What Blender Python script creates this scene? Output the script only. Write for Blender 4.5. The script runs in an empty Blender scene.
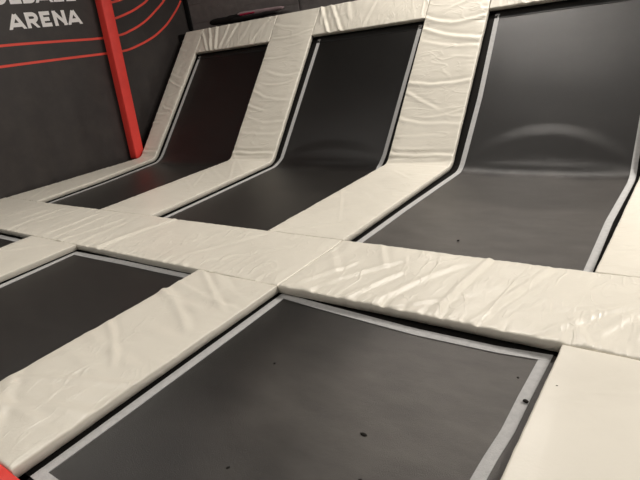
import bpy, math, random
from math import sin, cos, pi, exp, sqrt
from mathutils import Vector, Matrix, noise

C = bpy.context.scene.collection
WC, B, TH = 0.8534, 3.1068, 0.8583          # cross pad width, fold line, slope angle
CT, ST = cos(TH), sin(TH)
SB, SR = 2.07, 2.566                        # slope distance: lower edge and upper edge of the top pads
PT = 0.06                                   # pad thickness
BZ = 0.08                                   # depth of the beds under the pad tops
FLOOR = -0.9

# ------------------------------------------------------------------ materials
def mat(name, col, rough=.5, spec=.5, bump=None, var=None, sheen=0, metal=0, spots=None):
    m = bpy.data.materials.new(name); m.use_nodes = True
    nt = m.node_tree; N = nt.nodes; L = nt.links; b = N['Principled BSDF']
    b.inputs['Base Color'].default_value = (*col, 1); b.inputs['Roughness'].default_value = rough
    b.inputs['Specular IOR Level'].default_value = spec; b.inputs['Metallic'].default_value = metal
    if sheen: b.inputs['Sheen Weight'].default_value = sheen; b.inputs['Sheen Roughness'].default_value = .5
    tc = N.new('ShaderNodeTexCoord')
    cur = None
    if var:                                  # (scale, colour 2, contrast lo, hi)
        sc, c2, lo, hi = var
        n = N.new('ShaderNodeTexNoise'); n.inputs['Scale'].default_value = sc; n.inputs['Detail'].default_value = 6; n.inputs['Roughness'].default_value = .65
        L.new(tc.outputs['Object'], n.inputs['Vector'])
        r = N.new('ShaderNodeMapRange'); r.inputs[1].default_value = lo; r.inputs[2].default_value = hi
        L.new(n.outputs['Fac'], r.inputs[0])
        mx = N.new('ShaderNodeMix'); mx.data_type = 'RGBA'
        mx.inputs[6].default_value = (*col, 1); mx.inputs[7].default_value = (*c2, 1)
        L.new(r.outputs[0], mx.inputs[0]); cur = mx.outputs[2]
    if spots:                                # (scale, threshold, colour): small marks with a shape of their own
        sc, th, c3 = spots
        v = N.new('ShaderNodeTexVoronoi'); v.inputs['Scale'].default_value = sc
        L.new(tc.outputs['Object'], v.inputs['Vector'])
        r = N.new('ShaderNodeMath'); r.operation = 'LESS_THAN'; r.inputs[1].default_value = th
        L.new(v.outputs['Distance'], r.inputs[0])
        mx2 = N.new('ShaderNodeMix'); mx2.data_type = 'RGBA'; mx2.inputs[7].default_value = (*c3, 1)
        if cur: L.new(cur, mx2.inputs[6])
        else: mx2.inputs[6].default_value = (*col, 1)
        L.new(r.outputs[0], mx2.inputs[0]); cur = mx2.outputs[2]
    if cur: L.new(cur, b.inputs['Base Color'])
    if bump:                                 # list of (scale, strength, stretch)
        prev = None
        for sc, st, stretch in bump:
            mp = N.new('ShaderNodeMapping'); mp.inputs['Scale'].default_value = stretch
            L.new(tc.outputs['Object'], mp.inputs[0])
            n = N.new('ShaderNodeTexNoise'); n.inputs['Scale'].default_value = sc; n.inputs['Detail'].default_value = 4
            L.new(mp.outputs[0], n.inputs['Vector'])
            bp = N.new('ShaderNodeBump'); bp.inputs['Strength'].default_value = st; bp.inputs['Distance'].default_value = .01
            L.new(n.outputs['Fac'], bp.inputs['Height'])
            if prev: L.new(prev, bp.inputs['Normal'])
            prev = bp.outputs[0]
        L.new(prev, b.inputs['Normal'])
    return m

def vinyl(name, ridges, soft=.25, col=(.76, .725, .635), col2=(.70, .665, .58)):
    m = mat(name, col, .36, .5, bump=[(7, soft, (1, 1, 1)), (70, .06, (1, 1, 1))], var=(1.6, col2, .45, .75), spots=(3.1, .006, (.30, .27, .23)))
    nt = m.node_tree; N = nt.nodes; L = nt.links; b = N['Principled BSDF']; tc = N['Texture Coordinate']
    prev = b.inputs['Normal'].links[0].from_socket
    for sc, stretch, rot, width, dist in ridges:      # sharp creases of the stretched sheet
        mp = N.new('ShaderNodeMapping'); mp.inputs['Scale'].default_value = stretch; mp.inputs['Rotation'].default_value = (0, 0, rot)
        L.new(tc.outputs['Object'], mp.inputs[0])
        n = N.new('ShaderNodeTexNoise'); n.inputs['Scale'].default_value = sc; n.inputs['Detail'].default_value = 1.5; n.inputs['Distortion'].default_value = .6
        L.new(mp.outputs[0], n.inputs['Vector'])
        a = N.new('ShaderNodeMath'); a.operation = 'SUBTRACT'; a.inputs[1].default_value = .5; L.new(n.outputs['Fac'], a.inputs[0])
        c = N.new('ShaderNodeMath'); c.operation = 'ABSOLUTE'; L.new(a.outputs[0], c.inputs[0])
        r = N.new('ShaderNodeMapRange'); r.interpolation_type = 'SMOOTHSTEP'; r.inputs[1].default_value = 0; r.inputs[2].default_value = width; r.inputs[3].default_value = 1; r.inputs[4].default_value = 0
        L.new(c.outputs[0], r.inputs[0])
        n2 = N.new('ShaderNodeTexNoise'); n2.inputs['Scale'].default_value = sc * .8; n2.inputs['Detail'].default_value = 1
        L.new(tc.outputs['Object'], n2.inputs['Vector'])
        r2 = N.new('ShaderNodeMapRange'); r2.inputs[1].default_value = .42; r2.inputs[2].default_value = .62; L.new(n2.outputs['Fac'], r2.inputs[0])
        q = N.new('ShaderNodeMath'); q.operation = 'MULTIPLY'; L.new(r.outputs[0], q.inputs[0]); L.new(r2.outputs[0], q.inputs[1])
        bp = N.new('ShaderNodeBump'); bp.inputs['Strength'].default_value = 1; bp.inputs['Distance'].default_value = dist
        L.new(q.outputs[0], bp.inputs['Height']); L.new(prev, bp.inputs['Normal']); prev = bp.outputs[0]
    L.new(prev, b.inputs['Normal']); return m
VINYL = vinyl('cream_vinyl', [(3.2, (1.6, .8, 1), .5, .05, .0022), (6, (1.5, .8, 1), -.5, .05, .0012)])
VCROSS = vinyl('creased_cream_vinyl', [(3.0, (2.0, .7, 1), .35, .05, .0028), (5.5, (1.8, .8, 1), -.3, .06, .0016)], .35)
VSLOPE = vinyl('creased_slope_vinyl', [(2.2, (.7, 2.0, 2.0), 0, .05, .0025), (5, (.8, 2.0, 2.0), .3, .06, .0015)], .35)
VRIM = vinyl('creased_rim_vinyl', [(2.6, (2.0, .8, .8), 0, .05, .0045), (5, (2.0, .8, .8), .3, .06, .0025)], .35)
VSMOOTH = vinyl('smooth_cream_vinyl', [(2.0, (.7, 2.0, 1), 0, .08, .0012)], .12)
BED = mat('black_woven_mesh', (.0044, .0039, .0036), .37, .6, bump=[(260, .25, (1, 1, 1)), (3, .25, (1, 1, 1))],
          var=(5, (.0075, .0066, .006), .46, .74), spots=(9, .016, (.08, .075, .07)))
def add_wear_sheen(m):
    # dust and scuffs plus painted-in sheen of level beds; amount comes from the mesh
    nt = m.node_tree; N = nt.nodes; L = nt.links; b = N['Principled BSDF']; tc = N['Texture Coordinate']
    at = N.new('ShaderNodeAttribute'); at.attribute_name = 'wear_sheen'
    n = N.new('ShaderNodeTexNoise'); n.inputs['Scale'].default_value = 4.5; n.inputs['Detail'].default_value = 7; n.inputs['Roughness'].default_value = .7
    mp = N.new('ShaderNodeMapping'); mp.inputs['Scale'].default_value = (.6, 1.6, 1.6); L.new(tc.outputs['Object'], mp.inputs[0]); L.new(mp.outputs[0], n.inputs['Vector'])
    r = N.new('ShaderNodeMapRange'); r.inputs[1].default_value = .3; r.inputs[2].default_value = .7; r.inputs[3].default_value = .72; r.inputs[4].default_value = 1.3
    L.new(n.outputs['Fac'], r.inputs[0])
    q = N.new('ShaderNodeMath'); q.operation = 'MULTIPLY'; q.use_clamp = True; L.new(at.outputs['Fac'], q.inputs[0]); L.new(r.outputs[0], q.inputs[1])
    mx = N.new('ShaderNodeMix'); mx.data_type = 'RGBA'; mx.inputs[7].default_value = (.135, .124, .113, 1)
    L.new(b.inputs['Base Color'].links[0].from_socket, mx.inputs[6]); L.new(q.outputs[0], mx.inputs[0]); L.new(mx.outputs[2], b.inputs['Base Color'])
add_wear_sheen(BED)
def set_wear_sheen(o, vals):
    a = o.data.attributes.new('wear_sheen', 'FLOAT', 'POINT'); a.data.foreach_set('value', vals)
TAPE = mat('grey_webbing', (.48, .48, .475), .8, .2, bump=[(150, .3, (1, 1, 1))], var=(30, (.41, .41, .41), .4, .7))
STEEL = mat('black_steel', (.012, .012, .012), .5, .4, bump=[(30, .05, (1, 1, 1))])
COVER = mat('black_spring_cover', (.010, .009, .008), .85, .15, bump=[(90, .4, (1, 1, 1))])
REDV = mat('red_vinyl', (.80, .060, .046), .5, .4, bump=[(9, .12, (1, 1, 1))], var=(4, (.72, .05, .040), .4, .7))
BANNER = mat('charcoal_banner', (.036, .031, .030), .45, .35, bump=[(4, .25, (1, 1, 1)), (50, .1, (1, 1, 1))], var=(3, (.048, .041, .038), .4, .7))
PRINTW = mat('white_print', (.88, .86, .85), .5, .3, bump=[(50, .05, (1, 1, 1))])
PRINTR = mat('red_print', (.78, .085, .06), .5, .3, bump=[(50, .05, (1, 1, 1))])
BOARD = mat('charcoal_boards', (.17, .155, .15), .8, .3, bump=[(3, .5, (1, 1, 14)), (60, .15, (1, 1, 1))], var=(6, (.22, .20, .195), .4, .7), spots=(5, .03, (.45, .43, .42)))
BLACK = mat('black_paint', (.010, .010, .010), .9, .1, bump=[(20, .1, (1, 1, 1))])
FLOORM = mat('dark_concrete', (.018, .017, .016), .9, .2, bump=[(20, .3, (1, 1, 1))], var=(3, (.03, .028, .026), .4, .7))
CEIL = mat('dark_ceiling', (.10, .098, .095), .9, .2, bump=[(20, .1, (1, 1, 1))])
FOAM = mat('black_foam', (.010, .009, .009), .8, .2, bump=[(40, .3, (1, 1, 1))])
MAUVE = mat('mauve_cloth', (.26, .19, .20), .8, .2, bump=[(25, .4, (1, 1, 1))])
PINK = mat('crimson_cloth', (.35, .02, .06), .8, .2, bump=[(25, .4, (1, 1, 1))])
CRUMB = mat('dark_crumb', (.015, .013, .011), .8, .2, bump=[(60, .3, (1, 1, 1))])
LAMPM = bpy.data.materials.new('lamp_diffuser'); LAMPM.use_nodes = True
_b = LAMPM.node_tree.nodes['Principled BSDF']; _b.inputs['Emission Color'].default_value = (1, .90, .76, 1); _b.inputs['Emission Strength'].default_value = 8
_b.inputs['Base Color'].default_value = (.9, .9, .9, 1)

# ------------------------------------------------------------------ helpers
def mesh(name, verts, faces, m, parent=None, smooth=True):
    me = bpy.data.meshes.new(name); me.from_pydata([tuple(v) for v in verts], [], faces); me.materials.append(m)
    me.validate(); me.update()
    if smooth: me.polygons.foreach_set('use_smooth', [True] * len(me.polygons))
    o = bpy.data.objects.new(name, me); C.objects.link(o)
    if parent: o.parent = parent
    return o
def tag(o, label, cat, group=None, kind=None):
    o['label'] = label; o['category'] = cat
    if group: o['group'] = group
    if kind: o['kind'] = kind
    return o
def empty(name, loc=(0, 0, 0)):
    o = bpy.data.objects.new(name, None); o.location = loc; o.empty_display_size = .1; C.objects.link(o); return o
class MB:
    def __init__(s): s.v = []; s.f = []
    def box(s, a, b, M=None):
        n = len(s.v)
        for x in (a[0], b[0]):
            for y in (a[1], b[1]):
                for z in (a[2], b[2]):
                    p = Vector((x, y, z)); s.v.append(M @ p if M else p)
        s.f += [tuple(n + i for i in q) for q in ((0, 1, 3, 2), (4, 6, 7, 5), (0, 4, 5, 1), (2, 3, 7, 6), (0, 2, 6, 4), (1, 5, 7, 3))]; return s
    def tube(s, pts, r, n=8, cap=True):
        pts = [Vector(p) for p in pts]; base = len(s.v)
        for i, p in enumerate(pts):
            t = (pts[min(i + 1, len(pts) - 1)] - pts[max(i - 1, 0)]).normalized()
            a = t.orthogonal().normalized() if i == 0 else (a - t * a.dot(t)).normalized()
            bb = t.cross(a); rr = r[i] if isinstance(r, (list, tuple)) else r
            for k in range(n):
                s.v.append(p + (a * cos(2 * pi * k / n) + bb * sin(2 * pi * k / n)) * rr)
        for i in range(len(pts) - 1):
            for k in range(n):
                k2 = (k + 1) % n; q = base + i * n
                s.f.append((q + k, q + k2, q + n + k2, q + n + k))
        if cap:
            s.f.append(tuple(base + k for k in reversed(range(n)))); s.f.append(tuple(base + (len(pts) - 1) * n + k for k in range(n)))
        return s
    def build(s, name, m, parent=None, smooth=False): return mesh(name, s.v, s.f, m, parent, smooth)
def struct(name, mb, m, smooth=False):
    o = mb.build(name, m, None, smooth); o['kind'] = 'structure'; return o
def sstep(x): x = max(0., min(1., x)); return x * x * (3 - 2 * x)

# path along a bay: s < 0 on the level, s > 0 up the slope, gentle fillet at the fold; h is the height above the surface
def path(s, h=0., t=.07):
    if s <= -t: return Vector((0, B + s, h))
    if s >= t: return Vector((0, B + s * CT - h * ST, s * ST + h * CT))
    u = (s + t) / (2 * t)
    y = B + (1 - u) ** 2 * -t + u * u * t * CT; z = u * u * t * ST
    dy = 2 * (1 - u) * t + 2 * u * t * CT; dz = 2 * u * t * ST; l = sqrt(dy * dy + dz * dz)
    return Vector((0, y - h * dz / l, z + h * dy / l))

# wrinkles: list of (a0, slope, curve, b0, b1, amplitude, sigma) in metres along / across the pad
def wrinkles(seed, cre, low=.004, puck=.004, pa=.12, W=.85, edges=(1, 1)):
    def f(a, b):
        h = low * noise.noise((a * 2.3 + seed, b * 3.1, seed * 1.7)) + low * .6 * noise.noise((a * 5.5, b * 6 + seed, seed))
        bc = b - W / 2
        for a0, sl, cv, b0, b1, amp, sg in cre:
            d = a - (a0 + sl * bc + cv * bc * bc + .012 * noise.noise((b * 5, a0 * 7, seed)))
            if abs(d) > 5 * sg: continue
            env = sstep((b - b0) / .14 + .5) * sstep((b1 - b) / .14 + .5)
            h += WK * amp * env * (exp(-d * d / (2 * sg * sg)) - .7 * exp(-(d - 1.9 * sg) ** 2 / (2 * sg * sg * 1.3)))
        for e, d in ((edges[0], b), (edges[1], W - b)):           # puckers running in from the seams
            if e:
                w = exp(-max(d, 0) / pa)
                q = noise.noise((a * 15, d * 2.5, seed * 3.3 + (5 if e is edges[0] else 9))); h += e * puck * w * (1.1 * (1 - abs(q) * 3.2) * .7 + .4 * q)
        return h
    return f
WK = 1.5

def pad(name, P, la, lb, hfun, m=VINYL, step=.017, parent=None, r=.009, thick=PT, seed=0):
    """P(a, b, h) maps pad coordinates to the world; rounded edges; closed underside."""
    na = max(6, int(la / step)); nb = max(6, int(lb / step))
    def ticks(L, n):
        e = [0, .001, .003, .007, .014, .024]
        mid = [e[-1] + (L - 2 * e[-1]) * i / n for i in range(1, n)]
        return e + mid + [L - q for q in reversed(e)]
    A = ticks(la, na); Bt = ticks(lb, nb); nA, nB = len(A), len(Bt)
    V = []
    def drop(d): return r - sqrt(max(0, r * r - (r - d) ** 2)) if d < r else 0
    for a in A:
        for b in Bt:
            wob = .004 * noise.noise((a * 6, b * 6, seed + .3)) + .003 * noise.noise((a * 16, b * 16, seed + .7))
            ea = 1 if a < la / 2 else -1; eb = 1 if b < lb / 2 else -1
            da, db = min(a, la - a), min(b, lb - b)
            h = hfun(a, b) * min(1, .35 + min(da, db) / .03)
            h -= max(drop(da), drop(db)) + .35 * min(drop(da), drop(db))
            h += .004 * sstep(min(da, db) / .12) - .004                      # slight crown
            V.append(P(a + (wob if da > .03 else -ea * 0 + wob * .5), b + wob * .6, h))
    for a in A:
        for b in Bt:
            wob = .004 * noise.noise((a * 6, b * 6, seed + .3)) + .003 * noise.noise((a * 16, b * 16, seed + .7))
            V.append(P(a + wob * .5, b + wob * .6, -thick))
    F = []; off = nA * nB
    for i in range(nA - 1):
        for j in range(nB - 1):
            q = i * nB + j
            F.append((q, q + nB, q + nB + 1, q + 1)); F.append((off + q, off + q + 1, off + q + nB + 1, off + q + nB))
    ring = [i * nB for i in range(nA)] + [(nA - 1) * nB + j for j in range(1, nB)] + [i * nB + nB - 1 for i in range(nA - 2, -1, -1)] + [j for j in range(nB - 2, 0, -1)]
    for k in range(len(ring)):
        p, q = ring[k], ring[(k + 1) % len(ring)]
        F.append((q, p, off + p, off + q))
    o = mesh(name, V, F, m, parent)
    me = o.data
    import bmesh
    bm = bmesh.new(); bm.from_mesh(me); bmesh.ops.recalc_face_normals(bm, faces=bm.faces); bm.to_mesh(me); bm.free()
    return o

def lerp(tab, s):
    if s <= tab[0][0]: return tab[0][1]
    for (a, x), (b, y) in zip(tab, tab[1:]):
        if s <= b: return x + (y - x) * (s - a) / (b - a)
    return tab[-1][1]

random.seed(7)
# ------------------------------------------------------------------ level and slope pads
G = .004
def strip_pad(left, right, seed, cre, label, s0=None, s1=None, **kw):
    s0 = -(B - WC) + G if s0 is None else s0; s1 = SR if s1 is None else s1
    la = s1 - s0; lb = .85
    def P(a, b, h):
        s = s0 + a; xl = lerp(left, s) + G; xr = lerp(right, s) - G
        p = path(s, h); p.x = xl + (xr - xl) * b / lb; return p
    o = pad('wall_run_pad', P, la, lb, m=VSLOPE, hfun=wrinkles(seed, cre, W=lb, **kw), seed=seed)
    return tag(o, label, 'pad', 'cream pads running up the slope')
S0 = -(B - WC); F0 = -S0                     # length of the level part; the fold is at a = F0
def foldcre(seed, n=9, amp=.007):
    rr = random.Random(seed); c = [(F0 + .10, 0, .05, 0, .85, .012, .018), (F0 + .01, .05, 0, .05, .8, -.006, .014), (F0 + .19, .03, .1, .1, .6, .004, .012), (F0 - .07, -.1, .1, .3, .85, .004, .015)]
    for i in range(n):
        a0 = F0 + .38 + 2.05 * (i + rr.random() * .7) / n
        if rr.random() < .5: b0, b1 = -.1, rr.uniform(.35, .9)
        else: b0, b1 = rr.uniform(0, .4), .95
        c.append((a0, rr.uniform(-.28, .1), rr.uniform(.1, .5), b0, b1, amp * rr.uniform(.5, 1.2), rr.uniform(.011, .02)))
    for i in range(5):
        c.append((rr.uniform(.2, F0 - .2), rr.choice((-1, 1)) * rr.uniform(.6, 1.6), 0, rr.uniform(-.1, .3), rr.uniform(.5, .95), .0035 * rr.uniform(.5, 1.2), rr.uniform(.015, .03)))
    return c
strip_pad([(S0, -6.0), (-1.35, -5.90), (0, -5.775), (SR, -5.79)], [(S0, -5.10), (-1.2, -5.17), (0, -5.37), (SB, -5.30), (SR, -5.30)], 11, foldcre(3, 11, .006),
          'narrow cream pad bent up the slope beside the red post and the charcoal banner', puck=.006)
strip_pad([(S0, -3.545), (0, -3.54), (SR, -3.545)], [(S0, -2.56), (-1.35, -2.60), (0, -2.685), (SR, -2.69)], 23, foldcre(8, 10, .006),
          'wrinkled cream pad bent up the slope between the far left and the middle trampoline', puck=.006)
c2 = foldcre(5, 4, .004) + [(F0 + 1.93, -.10, .55, .0, .9, .010, .020), (F0 + 1.74, -.30, .25, .0, .9, .009, .022), (F0 + 2.20, .35, .2, .35, .95, .006, .018),
     (F0 + 1.05, -.03, .25, -.05, .9, .008, .020), (F0 + .75, -.5, .1, 0, .5, .005, .018), (F0 + .52, -.1, .2, 0, .9, .006, .018), (F0 + .36, .05, .1, .05, .6, .004, .015)]
strip_pad([(S0, -.832), (SR, -.832)], [(S0, 0), (SR, .005)], 37, c2,
          'cream pad bent up the slope on the left of the large right trampoline', puck=.006)
strip_pad([(S0, 1.864), (0, 1.868), (SR, 1.87)], [(S0, 2.72), (SR, 2.72)], 41, foldcre(6, 6, .004),
          'smooth cream pad bent up the slope at the right picture edge', puck=.003)

# ------------------------------------------------------------------ cross pads (along x)
def rect_pad(name, x0, x1, y0, y1, seed, cre, label, along='x', group=None, m=VINYL, cat='pad', **kw):
    x0 += G; x1 -= G; y0 += G * .5; y1 -= G * .5
    if along == 'x':
        la, lb = x1 - x0, y1 - y0; P = lambda a, b, h: Vector((x0 + a, y0 + b, h))
    else:
        la, lb = y1 - y0, x1 - x0; P = lambda a, b, h: Vector((x0 + b, y0 + a, h))
    rr = kw.pop('r', .009)
    o = pad(name, P, la, lb, wrinkles(seed, cre, W=lb, **kw), m=m, seed=seed, r=rr)
    return tag(o, label, cat, group)
cl = []
rr = random.Random(4)
for i in range(13):                          # long shallow ridges across the left part of the cross pad
    a0 = .8 + i * .26 + rr.uniform(-.10, .10)
    cl.append((a0, rr.uniform(-.12, .25), rr.uniform(-.1, .1), rr.uniform(-.1, .3), rr.uniform(.6, .95), rr.uniform(.0012, .0045), rr.uniform(.014, .028)))
cl += [(3.80, .22, .1, .0, .9, .008, .018), (5.0, .6, 0, .2, .8, .003, .03), (5.45, 1.2, 0, 0, .6, .003, .03)]
rect_pad('cross_pad', -6.03, 0, 0, WC, 51, cl, 'long cream pad crossing left from the seam, ridged along its far end', group='cream pads crossing between the two rows of trampolines', puck=.008, edges=(1, .6), m=VCROSS)
cr = [(1.18, .05, .1, -.1, .95, .010, .014), (.30, .5, 0, -.1, .5, .005, .022), (.50, .7, .2, -.1, .6, .006, .022), (.72, .4, 0, -.1, .45, .006, .02), (.20, -.8, 0, .3, .9, .004, .03), (.62, -.6, 0, .5, .95, .004, .02),
      (.92, .5, .2, 0, .7, .005, .024), (1.50, .3, .1, -.1, .8, .006, .017), (1.58, .3, 0, .2, .5, .004, .016), (1.40, 1.2, 0, -.1, .3, .004, .02), (1.78, -.5, 0, -.1, .3, .004, .02),
      (2.05, .9, .3, .0, .6, .007, .02), (2.14, .5, .3, .1, .7, .006, .018), (2.22, .2, .3, .1, .9, .006, .018), (2.3, -.4, 0, .3, .8, .005, .02), (1.95, 1.5, 0, .3, .6, .004, .02)]
rect_pad('cross_pad', 0, 2.72, 0, WC, 57, cr, 'cream pad crossing right from the seam, puckered along its front edge', group='cream pads crossing between the two rows of trampolines', puck=.013, pa=.10, edges=(1, .45), low=.006, m=VCROSS)

# front row pads
YF = -1.885
def fcre(seed, n, amp=.003):
    rr = random.Random(seed)
    return [(rr.uniform(.1, 1.8), rr.uniform(-.8, .8), rr.uniform(-.4, .4), rr.uniform(-.1, .4), rr.uniform(.4, .95), amp * rr.uniform(.5, 1.3), rr.uniform(.015, .035)) for _ in range(n)]
rect_pad('floor_pad', -3.54, -2.64, YF, 0, 61, fcre(2, 8, .0045), 'cream floor pad left of the front left trampoline', along='y', group='cream floor pads of the front row', puck=.003)
rect_pad('floor_pad', -.835, 0, YF, 0, 67, fcre(9, 18, .0065), 'cream floor pad left of the large front trampoline', along='y', group='cream floor pads of the front row', puck=.004, edges=(.5, 1))
rect_pad('floor_pad', 1.868, 2.72, YF, 0, 71, fcre(12, 5, .0015), 'smooth cream floor pad with a dark speck, right of the large front trampoline', along='y', group='cream floor pads of the front row', puck=.001, low=.002, m=VSMOOTH)
rect_pad('red_floor_pad', -.9, 1.9, YF - .85, YF, 73, [], 'red floor pad whose corner shows at the lower left of the picture', m=REDV)

# top pads on the slope rim
def rim_pad(x0, x1, seed, cre, label):
    x0 += G; x1 -= G; la = x1 - x0; lb = SR - SB
    def P(a, b, h): p = path(SB + b, h); p.x = x0 + a; return p
    o = pad('rim_pad', P, la, lb, wrinkles(seed, cre, W=lb, puck=.006, pa=.1), m=VRIM, seed=seed)
    return tag(o, label, 'pad', 'cream pads along the top of the slope')
rim_pad(-5.30, -3.545, 81, [(.12, -.75, 0, -.1, .6, .011, .020), (.27, -.5, 0, -.1, .6, .014, .020), (.42, -.35, 0, -.1, .6, .012, .022), (.62, .1, 0, .0, .6, .008, .02), (.78, .3, 0, .1, .6, .007, .02), (1.1, .3, 0, -.1, .5, .003, .03), (1.45, .6, 0, 0, .6, .003, .03)],
        'creased cream top pad above the far left trampoline')
rim_pad(-2.69, -.832, 83, [(.16, -.55, 0, -.1, .65, .014, .020), (.36, -.65, 0, -.1, .65, .012, .022), (.10, -.2, 0, .2, .7, .009, .02), (.60, -.4, 0, .2, .6, .006, .03), (.95, .25, 0, -.1, .6, .004, .02), (1.4, .8, 0, -.1, .6, .003, .03)],
        'creased cream top pad above the middle trampoline')
rim_pad(.005, 1.868, 85, [(.3, -.4, 0, -.1, .5, .006, .02)], 'cream top pad above the large right trampoline')

# ------------------------------------------------------------------ trampolines
def bez(u, t0, t1):
    """fabric cutting the corner: t0 before the fold on the level, t1 up the slope"""
    y = B - (1 - u) ** 2 * t0 + u * u * t1 * CT; z = u * u * t1 * ST
    return y, z
def bed_profile(s, t0, t1):
    if s <= -t0: return B + s, 0.
    if s >= t1: return B + s * CT, s * ST
    return bez((s + t0) / (t0 + t1), t0, t1)
def tape_mesh(pts_in, pts_out, m, parent, up, name='border_tape', label=None):
    V = []; F = []
    n = len(pts_in)
    for (a, b, nn) in zip(pts_in, pts_out, up):
        V += [a + nn * .0035, b + nn * .0035, b - nn * .001, a - nn * .001]
    for i in range(n - 1):
        q = 4 * i
        for k in range(4): F.append((q + k, q + (k + 1) % 4, q + 4 + (k + 1) % 4, q + 4 + k))
    F.append((3, 2, 1, 0)); F.append((4 * n - 4, 4 * n - 3, 4 * n - 2, 4 * n - 1))
    o = mesh(name, V, F, m, parent, smooth=False)
    if label: o['label'] = label
    return o
TW = .055
def slope_tramp(x0, x1, label, xtab_l, xtab_r, arc=.4, bulge=.02, wear_sheen=.5):
    root = empty('slope_trampoline', ((x0 + x1) / 2, B - 1.0, -BZ)); tag(root, label, 'trampoline', 'trampolines bent up the slope')
    bpy.context.view_layer.update()
    off = -root.location
    sa, sb = S0 - .05, SB + .0
    ns, nx = 260, 50
    Ls = [sa + (sb - sa) * i / ns for i in range(ns + 1)]
    def edge_x(s, side): return lerp(xtab_l if side == 0 else xtab_r, s)
    def pos(s, u, h=0.):
        xl, xr = edge_x(s, 0), edge_x(s, 1); x = xl + (xr - xl) * u
        k = sin(pi * min(1, max(0, u))) ** .75
        t0 = .07 + .04 * k; t1 = .07 + .12 * k
        y, z = bed_profile(s, t0, t1); e = .004
        y2, z2 = bed_profile(s + e, t0, t1); dy, dz = y2 - y, z2 - z; l = sqrt(dy * dy + dz * dz)
        ny, nz = -dz / l, dy / l
        w = .004 * noise.noise((x * .9, s * 2.2, x0)) * k
        sag = -.012 * k * sstep(min(-S0 + s, SB - s) / .5)
        sA = .06 + arc * k; bl = bulge * k * sstep((s + .02) / .10) * (1 - sstep((s - sA + .08) / .19))     # fabric standing off the fold
        hh = h - BZ + w + sag + bl
        return Vector((x, y + ny * hh, z + nz * hh)) + off, Vector((0, ny, nz))
    V = []; F = []
    for s in Ls:
        for j in range(nx + 1): V.append(pos(s, j / nx)[0])
    for i in range(ns):
        for j in range(nx):
            q = i * (nx + 1) + j; F.append((q, q + 1, q + nx + 2, q + nx + 1))
    bed = mesh('bed', V, F, BED, root)
    set_wear_sheen(bed, [wear_sheen * (.06 + .94 * sstep((.06 - s + .10 * noise.noise((j * .12, s * 3, x0))) / .22)) * (.68 + .32 * sstep((-.85 - s + .15 * noise.noise((j * .08, s * 2, 4))) / .25)) for s in Ls for j in range(nx + 1)])  # level part paler than the slope: scuffs and light sheen put into the colour
    md = bed.modifiers.new('thick', 'SOLIDIFY'); md.thickness = .004; md.offset = -1
    # side tapes, sewn on the rim of the fabric
    Wd = x1 - x0
    for side in (0, 1):
        a, b, n = [], [], []
        w = TW / Wd
        for s in [sa + (sb - .04 - sa) * i / 120 for i in range(121)]:
            u0, u1 = ((0, w) if side == 0 else (1, 1 - w))
            p, nn = pos(s, u0, .001); q, _ = pos(s, u1, .001); a.append(q); b.append(p); n.append(nn)
        tape_mesh(a, b, TAPE, root, n, label='light grey webbing tape along one side')
    a, b, n = [], [], []
    for i in range(41):                      # dark band at the top end
        u = i / 40; p, nn = pos(SB - .06, u, .001); q, _ = pos(SB - .10, u, .001); a.append(q); b.append(p); n.append(nn)
    tape_mesh(a, b, STEEL, root, n, name='top_band', label='black band along the top end')
    for side in (0, 1):                      # black spring cover running out under the pads
        a, b, n = [], [], []
        for i in range(101):
            s = sa + (sb - .04 - sa) * i / 100; p, nn = pos(s, side, -.002); d = Vector((-.13 if side == 0 else .13, 0, 0))
            a.append(p - d * .08); b.append(p + d - nn * .012); n.append(nn)
        tape_mesh(a, b, COVER, root, n, name='spring_cover', label='black strip between tape and pad')
    return root
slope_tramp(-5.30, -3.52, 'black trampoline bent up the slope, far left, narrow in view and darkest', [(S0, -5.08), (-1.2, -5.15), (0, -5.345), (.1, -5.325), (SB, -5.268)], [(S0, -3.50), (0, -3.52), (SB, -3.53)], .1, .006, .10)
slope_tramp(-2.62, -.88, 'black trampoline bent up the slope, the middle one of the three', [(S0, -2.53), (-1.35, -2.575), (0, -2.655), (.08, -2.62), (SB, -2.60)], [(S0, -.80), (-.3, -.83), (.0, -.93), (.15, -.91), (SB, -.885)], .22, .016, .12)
slope_tramp(.03, 1.80, 'large black trampoline bent up the slope on the right, with a shiny fold', [(S0, .030), (-1.3, .035), (0, .070), (.9, .095), (SB, .075)], [(S0, 1.838), (-1.2, 1.812), (-.2, 1.828), (.1, 1.818), (1., 1.825), (SB, 1.825)])

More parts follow.
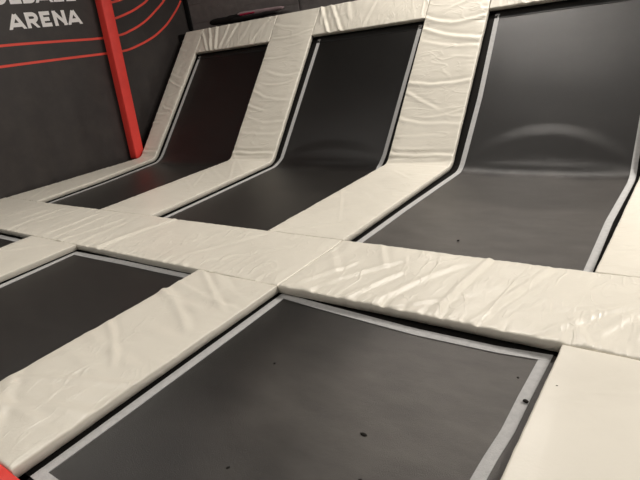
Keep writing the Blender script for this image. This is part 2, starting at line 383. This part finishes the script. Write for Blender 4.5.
def flat_tramp(poly, label, near, wear_sheenf):
    """poly: dict of the four edges as point tables; left/right: x by y, far/near: y by x"""
    x0, x1 = poly['l'][0][1], poly['r'][0][1]; y1 = poly['f'][0][1]; y0 = near
    root = empty('floor_trampoline', ((x0 + x1) / 2, (y0 + y1) / 2, -BZ)); tag(root, label, 'trampoline', 'level trampolines of the front row')
    off = -root.location
    nx = ny = 60
    def pos(u, v, h=0.):
        # Coons style blend of the edge curves
        xa = lerp(poly['l'], 0) ; 
        yy = y0 + (y1 - y0) * v
        xl, xr = lerp(poly['l'], yy), lerp(poly['r'], yy); x = xl + (xr - xl) * u
        yf = lerp(poly['f'], x); y = y0 + (yf - y0) * v
        k = (sin(pi * u) * sin(pi * v)) ** .6 if 0 < u < 1 and 0 < v < 1 else 0
        z = -.022 * k + .004 * k * noise.noise((x * 1.3, y * 1.3, 3 + x0))
        return Vector((x, y, -BZ + z + h)) + off
    V = [pos(i / nx, j / ny) for i in range(nx + 1) for j in range(ny + 1)]
    F = [(i * (ny + 1) + j, (i + 1) * (ny + 1) + j, (i + 1) * (ny + 1) + j + 1, i * (ny + 1) + j + 1) for i in range(nx) for j in range(ny)]
    bed = mesh('bed', V, F, BED, root); set_wear_sheen(bed, [wear_sheenf(v - off) for v in V]); md = bed.modifiers.new('thick', 'SOLIDIFY'); md.thickness = .004; md.offset = -1
    up = Vector((0, 0, 1)); w = TW / (x1 - x0) ; n = 60
    for side in ('l', 'r', 'f', 'n'):
        a, b = [], []
        for i in range(n + 1):
            t = i / n
            if side == 'l': p, q = pos(0, t, .001), pos(w, t, .001)
            elif side == 'r': p, q = pos(1, t, .0011), pos(1 - w, t, .0011)
            elif side == 'f': p, q = pos(t, 1, .002), pos(t, 1 - w, .002)
            else: p, q = pos(t, 0, .002), pos(t, w, .002)
            a.append(q); b.append(p)
        tape_mesh(a, b, TAPE, root, [up] * (n + 1), label='light grey webbing tape along one side')
    for u, v, dx, dy in ((0, None, -.13, 0), (1, None, .13, 0), (None, 1, 0, .13), (None, 0, 0, -.13)):
        a, b = [], []
        for i in range(61):
            t = i / 60; p = pos(t if u is None else u, t if v is None else v, -.002); d = Vector((dx, dy, 0))
            a.append(p - d * .08); b.append(p + d - up * .01)
        sc = tape_mesh(a, b, BED if u == 1 else COVER, root, [up] * 61, name='spring_cover')
        if u == 1: set_wear_sheen(sc, [wear_sheenf(v.co - off) for v in sc.data.vertices])
    return root
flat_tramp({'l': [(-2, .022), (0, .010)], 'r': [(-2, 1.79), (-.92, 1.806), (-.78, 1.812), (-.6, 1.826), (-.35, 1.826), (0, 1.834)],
            'f': [(0, .030), (.36, .000), (1.1, -.045), (1.575, -.038), (1.834, -.012)]}, 'large black level trampoline in the foreground centre with dust, painted sheen and crumbs', -1.832,
           lambda p: .06 + .58 * sstep(1.25 - sqrt(((p.x - 1.55) / 1.15) ** 2 + ((p.y + .55) / 1.15) ** 2) + .35 * noise.noise((p.x * 2.2, p.y * 2.2, 1))))  # scuffed patch with a brighter sheen painted in towards the right
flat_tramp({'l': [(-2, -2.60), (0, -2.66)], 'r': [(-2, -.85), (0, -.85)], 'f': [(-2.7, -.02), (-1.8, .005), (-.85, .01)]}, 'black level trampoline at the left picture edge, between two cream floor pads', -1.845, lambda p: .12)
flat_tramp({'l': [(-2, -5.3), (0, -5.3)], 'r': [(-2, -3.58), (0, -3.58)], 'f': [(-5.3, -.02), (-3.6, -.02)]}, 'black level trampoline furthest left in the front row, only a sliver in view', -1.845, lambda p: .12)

# ------------------------------------------------------------------ frame carrying the pads
fm = MB()
def rail(a, b, w=.05):
    a = Vector(a); b = Vector(b); d = (b - a); L = d.length
    M = Matrix.Translation(a) @ Vector((0, 1, 0)).rotation_difference(d.normalized()).to_matrix().to_4x4()
    fm.box((-w / 2, 0, -w / 2), (w / 2, L, w / 2), M)
zr = -PT - .045
for x in (-5.62, -3.1, -.42, 2.3):
    rail((x, YF, zr), (x, B + .03, zr)); a = path(.06, -PT - .035); e = path(SR - .02, -PT - .035)
    rail((x, a.y, a.z), (x, e.y, e.z))
    for y in (YF + .1, .14, WC - .14, 2.0, B - .05): fm.box((x - .03, y - .03, FLOOR), (x + .03, y + .03, zr - .02))
    q = path(SR - .15, -PT - .07); fm.box((x - .03, q.y - .03, FLOOR), (x + .03, q.y + .03, q.z))
rail((-5.95, WC / 2, zr), (2.7, WC / 2, zr)); rail((-1.0, YF - .3, zr), (2.7, YF - .3, zr))
p = path(SR - .25, -PT - .035); rail((-5.75, p.y, p.z), (2.7, p.y, p.z))
struct('pad_frame', fm, STEEL)  # steel rails and legs under the pads and beds

# ------------------------------------------------------------------ setting
XW, YW, H = -6.05, 5.14, 5.2
XR, YN = 8.5, -7.0
struct('floor', MB().box((XW - .1, YN, FLOOR - .1), (XR, YW + .1, FLOOR)), FLOORM)
struct('ceiling', MB().box((XW - .1, YN, H), (XR, YW + .1, H + .1)), CEIL)
struct('wall_left', MB().box((XW - .15, YN, FLOOR), (XW - .04, YW + .1, H)), BLACK)
# back wall: charcoal boards, a grooved joint between two panels
wb = MB()
z = FLOOR
while z < H - .01:
    z2 = min(z + .33, H)
    wb.box((XW, YW, z + .004), (-3.36, YW + .06, z2)); wb.box((-3.30, YW, z + .004), (XR, YW + .06, z2)); z = z2
wb.box((XW, YW + .03, FLOOR), (XR, YW + .1, H))
struct('wall_back', wb, BOARD)
rimy, rimz = B + SR * CT, SR * ST
struct('trim_1', MB().box((XW + .03, rimy + .0, rimz - .17), (XR - .5, YW - .01, rimz - .03)), BLACK)   # dark ledge behind the top pads
struct('trim_2', MB().box((XW + .0, YW - .035, FLOOR), (XW + .09, YW - .003, H - .01)), BLACK)

# banner on the left wall
ban = empty('wall_banner', (XW, 0, FLOOR)); tag(ban, 'charcoal printed banner with white lettering and red stripes on the left wall', 'banner')
bo = Vector((-XW, 0, -FLOOR))
def wav(y, z):                              # soft vertical waves of the hanging sheet, fuller towards its foot
    k = sstep((1.9 - z) / 1.9)
    return .022 * k * noise.noise((y * 2.1, z * .5, 5)) + .012 * k * noise.noise((y * 5, z * 1.4, 9)) + .004 * k * noise.noise((y * 13, z * 6, 2)) + .003 * noise.noise((y * 1.2, z * .8, 2))
V = []; F = []; ny, nz = 260, 70; ya, yb, za, zb = -4.0, YW - .05, -.35, 4.2
for i in range(ny + 1):
    for j in range(nz + 1):
        y = ya + (yb - ya) * i / ny; zz = za + (zb - za) * j / nz; V.append(Vector((XW + wav(y, zz), y, zz)) + bo)
for i in range(ny):
    for j in range(nz):
        q = i * (nz + 1) + j; F.append((q, q + nz + 1, q + nz + 2, q + 1))
sheet = mesh('banner_sheet', V, F, BANNER, ban); md = sheet.modifiers.new('thick', 'SOLIDIFY'); md.thickness = .006; md.offset = 1
LIFT = .0085
def onwall(y, z, l=LIFT): return Vector((XW + wav(y, z) + l + .0005, y, z)) + bo
def ribbon(name, pts, w, m, label):
    n = len(pts); V = []; F = []
    for i, (y, z) in enumerate(pts):
        a = pts[max(i - 1, 0)]; b = pts[min(i + 1, n - 1)]; dy, dz = b[0] - a[0], b[1] - a[1]; l = sqrt(dy * dy + dz * dz)
        oy, oz = -dz / l * w / 2, dy / l * w / 2
        V += [onwall(y + oy, z + oz), onwall(y - oy, z - oz)]
    for i in range(n - 1): F.append((2 * i, 2 * i + 1, 2 * i + 3, 2 * i + 2))
    o = mesh(name, V, F, m, ban, False); o['label'] = label; return o
def smooth_curve(P, n=12):
    out = []
    P = [(2 * P[0][0] - P[1][0], 2 * P[0][1] - P[1][1])] + P + [(2 * P[-1][0] - P[-2][0], 2 * P[-1][1] - P[-2][1])]
    for i in range(1, len(P) - 2):
        for k in range(n):
            t = k / n; q = []
            for c in (0, 1):
                a, b, c2, d = P[i - 1][c], P[i][c], P[i + 1][c], P[i + 2][c]
                q.append(.5 * (2 * b + (c2 - a) * t + (2 * a - 5 * b + 4 * c2 - d) * t * t + (3 * b - a - 3 * c2 + d) * t ** 3))
            out.append(tuple(q))
    out.append(P[-2]); return out
SW = .036

ribbon('stripe', smooth_curve([(-3.6, 1.80), (-1, 1.795), (1.42, 1.784), (2.4, 1.777), (3.15, 1.768), (3.559, 1.772), (3.829, 1.82), (4.142, 1.907), (4.37, 2.000), (4.62, 2.140), (4.891, 2.351), (5.05, 2.505)]), SW, PRINTR, 'lower red stripe curving upward past the post')
ribbon('stripe', smooth_curve([(-3.6, 2.11), (-1, 2.09), (1.521, 2.061), (2.4, 2.036), (3.1, 2.012), (3.543, 2.029), (3.78, 2.083), (4.002, 2.155), (4.20, 2.245), (4.401, 2.362), (4.662, 2.534), (4.88, 2.76), (5.03, 3.0)]), SW, PRINTR, 'second red stripe curving upward past the post')
ribbon('stripe', smooth_curve([(3.25, 2.262), (3.553, 2.300), (3.863, 2.377), (4.08, 2.455), (4.283, 2.551), (4.6, 2.77), (4.85, 3.05), (5.02, 3.35)]), SW, PRINTR, 'third red arc beginning behind the post')
ribbon('stripe', smooth_curve([(3.30, 2.520), (3.576, 2.550), (3.75, 2.582), (4.0, 2.66), (4.3, 2.84), (4.6, 3.12), (4.85, 3.5)]), SW, PRINTR, 'short red arc beginning behind the post')

# lettering built from strokes
T = .056
def stroke(pts, closed=False): return ('s', pts, closed)
def arcp(cx, cz, rx, rz, a0, a1, n=14): return [(cx + rx * cos(a0 + (a1 - a0) * i / n), cz + rz * sin(a0 + (a1 - a0) * i / n)) for i in range(n + 1)]
def glyph(ch, w, h):
    t = T / 2
    if ch == 'A': return [[(t * .9, 0), (w / 2, h - t * .6)], [(w - t * .9, 0), (w / 2, h - t * .6)], [(w * .24, h * .27), (w * .76, h * .27)]]
    if ch == 'E': return [[(t, 0), (t, h)], [(0, t * .95), (w, t * .95)], [(0, h / 2), (w * .88, h / 2)], [(0, h - t * .95), (w, h - t * .95)]]
    if ch == 'L': return [[(t, 0), (t, h)], [(0, t * .95), (w, t * .95)]]
    if ch == 'N': return [[(t, 0), (t, h)], [(w - t, 0), (w - t, h)], [(t, h - t * .8), (w - t, t * .8)]]
    if ch == 'R': return [[(t, 0), (t, h)], [(0, h - t), (w * .55, h - t)] + arcp(w * .55, h * .66, w * .45 - t, h * .34 - t, pi / 2, -pi / 2) + [(0, h * .32 + t)], [(w * .5, h * .38), (w - t * 1.5, 0)]]
    if ch == 'B': return [[(t, 0), (t, h)], [(0, h - t), (w * .55, h - t)] + arcp(w * .55, h * .745, w * .40 - t, h * .255 - t, pi / 2, -pi / 2) + [(0, h * .49 + t)], [(w * .5, h * .51)] + arcp(w * .55, h * .27, w * .45 - t, h * .27 - t, pi / 2, -pi / 2) + [(0, t)]]
    if ch == 'D': return [[(t, 0), (t, h)], [(0, h - t), (w * .4, h - t)] + arcp(w * .4, h / 2, w * .6 - t, h / 2 - t, pi / 2, -pi / 2) + [(0, t)]]
    if ch == 'O': return [arcp(w / 2, h / 2, w / 2 - t, h / 2 - t, 0, 2 * pi, 28)]
    if ch == 'G': return [arcp(w / 2, h / 2, w / 2 - t, h / 2 - t, pi * .25, pi * 1.86, 24) + [(w - t, h * .42)], [(w * .52, h * .45), (w - .2 * t, h * .45)]]
def letter(ch, y, z, w, h):
    V = []; F = []
    for k, st in enumerate(glyph(ch, w, h)):
        n = len(st); base = len(V)
        closed = ch == 'O'
        for i, (a, b) in enumerate(st):
            p = st[(i - 1) % (n - 1)] if closed and i == 0 else st[max(i - 1, 0)]; q = st[1] if closed and i == n - 1 else st[min(i + 1, n - 1)]
            dy, dz = q[0] - p[0], q[1] - p[1]; l = sqrt(dy * dy + dz * dz) or 1
            oy, oz = -dz / l * T / 2, dy / l * T / 2
            e = .03 if not closed and (i == 0 or i == n - 1) and b < h * .5 and dz else 0      # run past the baseline, then cut square on it
            ux, uz = (0, 0) if not e else ((-dy / l, -dz / l) if i == 0 else (dy / l, dz / l))
            if abs(uz) < .3: e = 0
            cl = lambda q: max(0., min(h, q))
            V += [onwall(y + a + oy + ux * e, z + cl(b + oz + uz * e), LIFT + .0004 * k), onwall(y + a - oy + ux * e, z + cl(b - oz + uz * e), LIFT + .0004 * k)]
        for i in range(n - 1): F.append((base + 2 * i, base + 2 * i + 1, base + 2 * i + 3, base + 2 * i + 2))
    o = mesh('letter', V, F, PRINTW, ban, False); o['label'] = 'white capital letter ' + ch; return o
Z1, Z2, HL = 2.258, 2.598, .218
for ch, y, w in (('A', 1.738, .240), ('R', 2.006, .192), ('E', 2.232, .162), ('N', 2.440, .205), ('A', 2.668, .232)): letter(ch, y, Z1, w, HL)
for ch, y, w in (('L', 2.737, .163), ('L', 2.530, .170), ('A', 2.250, .262), ('B', 2.052, .188), ('E', 1.857, .172), ('G', 1.595, .235), ('D', 1.365, .205), ('O', 1.10, .25), ('D', .87, .205)): letter(ch, y, Z2, w, HL)

# red padded post
post = empty('padded_post', (-5.91, 3.14, FLOOR)); tag(post, 'red padded square post standing in front of the charcoal banner', 'post')
def postmesh():
    prof = []; w = .092; r = .022
    for cx, cy, a in ((w - r, w - r, 0), (-w + r, w - r, pi / 2), (-w + r, -w + r, pi), (w - r, -w + r, 1.5 * pi)):
        for k in range(5): prof.append((cx + r * cos(a + k * pi / 8), cy + r * sin(a + k * pi / 8)))
    V = []; F = []; n = len(prof); zs = [-.02, -.012, 0.0, .05] + [.05 + (5.0 - .05) * i / 60 for i in range(1, 61)]
    for i, z in enumerate(zs):
        k = (.8, .93, 1, 1)[i] if i < 4 else 1 + .012 * noise.noise((0, 0, z * 4))
        for a, b in prof:
            g = 1 + .012 * noise.noise((a * 8, b * 8, z * 2))
            yy = 3.150 + .058 * z
            V.append(Vector((-5.91 + a * k * g, yy + b * k * g * (1 + .06 * z / 2.5), z)) - post.location)
    for i in range(len(zs) - 1):
        for k in range(n): F.append((i * n + k, i * n + (k + 1) % n, (i + 1) * n + (k + 1) % n, (i + 1) * n + k))
    F.append(tuple(reversed(range(n)))); F.append(tuple((len(zs) - 1) * n + k for k in range(n)))
    return mesh('padding', V, F, REDV, post)
postmesh()
MB().tube([Vector((-5.91, 3.08, FLOOR)) - post.location, Vector((-5.91, 3.14, 0.02)) - post.location], .035, 12).build('pole', STEEL, post, True)
MB().box((-.08, -.14, 0), (.08, .02, .012)).build('base_plate', STEEL, post)

# roll lying on the ledge behind the far left top pad
roll = empty('rolled_mat', (-4.6, 4.98, rimz)); tag(roll, 'dark roll of foam and mauve cloth lying on the ledge above the far left trampoline', 'roll')
ro = -roll.location
def rollpart(name, x0, x1, r0, r1, m, seed, dz=0., dy=0., zc=2.0):
    pts = []; rs = []
    for i in range(25):
        t = i / 24; x = x0 + (x1 - x0) * t
        pts.append(Vector((x, 4.98 + dy + .01 * noise.noise((x * 3, seed, 0)), zc + dz + .012 * noise.noise((x * 4, seed, 2)))) + ro)
        e = min(1, .55 + 6 * min(t, 1 - t)); rs.append((r0 + (r1 - r0) * t) * e * (1 + .15 * noise.noise((x * 7, seed, 4))))
    o = MB().tube(pts, rs, 14).build(name, m, roll, True); return o
rollpart('foam_roll', -5.30, -4.40, .050, .070, FOAM, 1, zc=2.02)
rollpart('mauve_cloth', -4.62, -3.55, .060, .028, MAUVE, 2, zc=2.045)
o = rollpart('crimson_fold', -4.50, -4.15, .018, .012, PINK, 3, dz=.0, dy=-.055, zc=2.055)
rollpart('foam_roll', -4.70, -3.65, .045, .03, FOAM, 5, dy=-.06, zc=1.99)

# crumbs and lint
def crumb(x, y, z, r, label, sx=1.3):
    rr = random.Random(int(abs(x * 1000))); V = []; F = []
    nu, nv = 8, 6
    for i in range(nv + 1):
        for j in range(nu):
            a = 2 * pi * j / nu; b = pi * i / nv - pi / 2; k = r * (1 + .35 * noise.noise((cos(a) * 2 + x * 9, sin(a) * 2, b * 2)))
            V.append((cos(b) * cos(a) * k * sx, cos(b) * sin(a) * k, sin(b) * k * .6 + r * .6))
    for i in range(nv):
        for j in range(nu): F.append((i * nu + j, i * nu + (j + 1) % nu, (i + 1) * nu + (j + 1) % nu, (i + 1) * nu + j))
    o = mesh('crumb', V, F, CRUMB); o.location = (x, y, z); o.rotation_euler = (0, 0, x * 5)
    return tag(o, label, 'crumb', 'dark crumbs and lint lying about')
crumb(1.812, -.418, -.076, .011, 'biggest dark crumb, on the grey right tape of the large front trampoline')
crumb(1.926, -.339, -.009, .006, 'tiny dark speck on the smooth cream floor pad right of the large front trampoline')
crumb(1.729, -.248, -.088, .006, 'tiny crumb on the large front trampoline near its far right corner')
crumb(1.239, -.901, -.105, .010, 'long dark lint on the middle of the large front trampoline', 2.0)
crumb(1.36, -1.13, -.103, .007, 'crumb on the large front trampoline nearest the lower edge, right of the lint')
crumb(.81, -1.344, -.100, .007, 'crumb on the left half of the large front trampoline near its near side')
crumb(.494, -.647, -.099, .007, 'crumb on the large front trampoline towards its left tape')
crumb(.817, 1.267, -.090, .009, 'dark crumb on the level part of the right slope trampoline')

# ------------------------------------------------------------------ ceiling lamps
def lamp(x, y, power, sx=1.0, sy=.3, label=''):
    t = empty('ceiling_lamp', (x, y, H)); tag(t, label, 'lamp', 'long ceiling lamps over the trampolines')
    MB().box((-sx / 2 - .03, -sy / 2 - .03, -.07), (sx / 2 + .03, sy / 2 + .03, -.02)).build('housing', BOARD, t)
    MB().box((-sx / 2, -sy / 2, -.085), (sx / 2, sy / 2, -.072)).build('diffuser', LAMPM, t)
    MB().tube([(0, 0, -.02), (0, 0, 0)], .03, 10).build('mount', STEEL, t)
    l = bpy.data.lights.new('lamp_light', 'AREA'); l.shape = 'RECTANGLE'; l.size = sx; l.size_y = sy; l.energy = power; l.color = (1, .94, .87)
    lo = bpy.data.objects.new('lamp_light', l); lo.location = (x, y, H - .10); C.objects.link(lo)
LX = [(-.35, 4.7, 130, 'nearest the back wall over the middle slope trampoline'), (5.2, 4.6, 385, 'in the far right corner'), (6.2, 3.6, 350, 'by the right wall'), (-3.4, -.6, 85, 'over the front left corner, nearest the banner'), (-1.2, -3.6, 80, 'behind the camera on the left'), (5.0, -5.4, 110, 'behind the camera on the right')]
for x, y, pw, lb in LX: lamp(x, y, pw, label='long ceiling lamp ' + lb)

w = bpy.data.worlds.new('world'); bpy.context.scene.world = w; w.use_nodes = True
w.node_tree.nodes['Background'].inputs[0].default_value = (1, .93, .85, 1); w.node_tree.nodes['Background'].inputs[1].default_value = .015

# ------------------------------------------------------------------ camera
cam = bpy.data.cameras.new('camera'); co = bpy.data.objects.new('camera', cam); C.objects.link(co)
M = Matrix(((0.80648674, -0.10524259, 0.58181022), (0.57377816, 0.37677725, -0.72719841), (-0.14268061, 0.92030587, 0.36425175))).to_4x4()
M.translation = (2.37947, -2.42211, 1.60887)
co.matrix_world = M; cam.sensor_width = 36; cam.lens = 529.14 * 36 / 640; cam.clip_start = .05
sc = bpy.context.scene; sc.camera = co
sc.view_settings.view_transform = 'Standard'; sc.view_settings.look = 'None'; sc.view_settings.gamma = 1; sc.view_settings.use_curve_mapping = False
sc.view_settings.exposure = 0.08
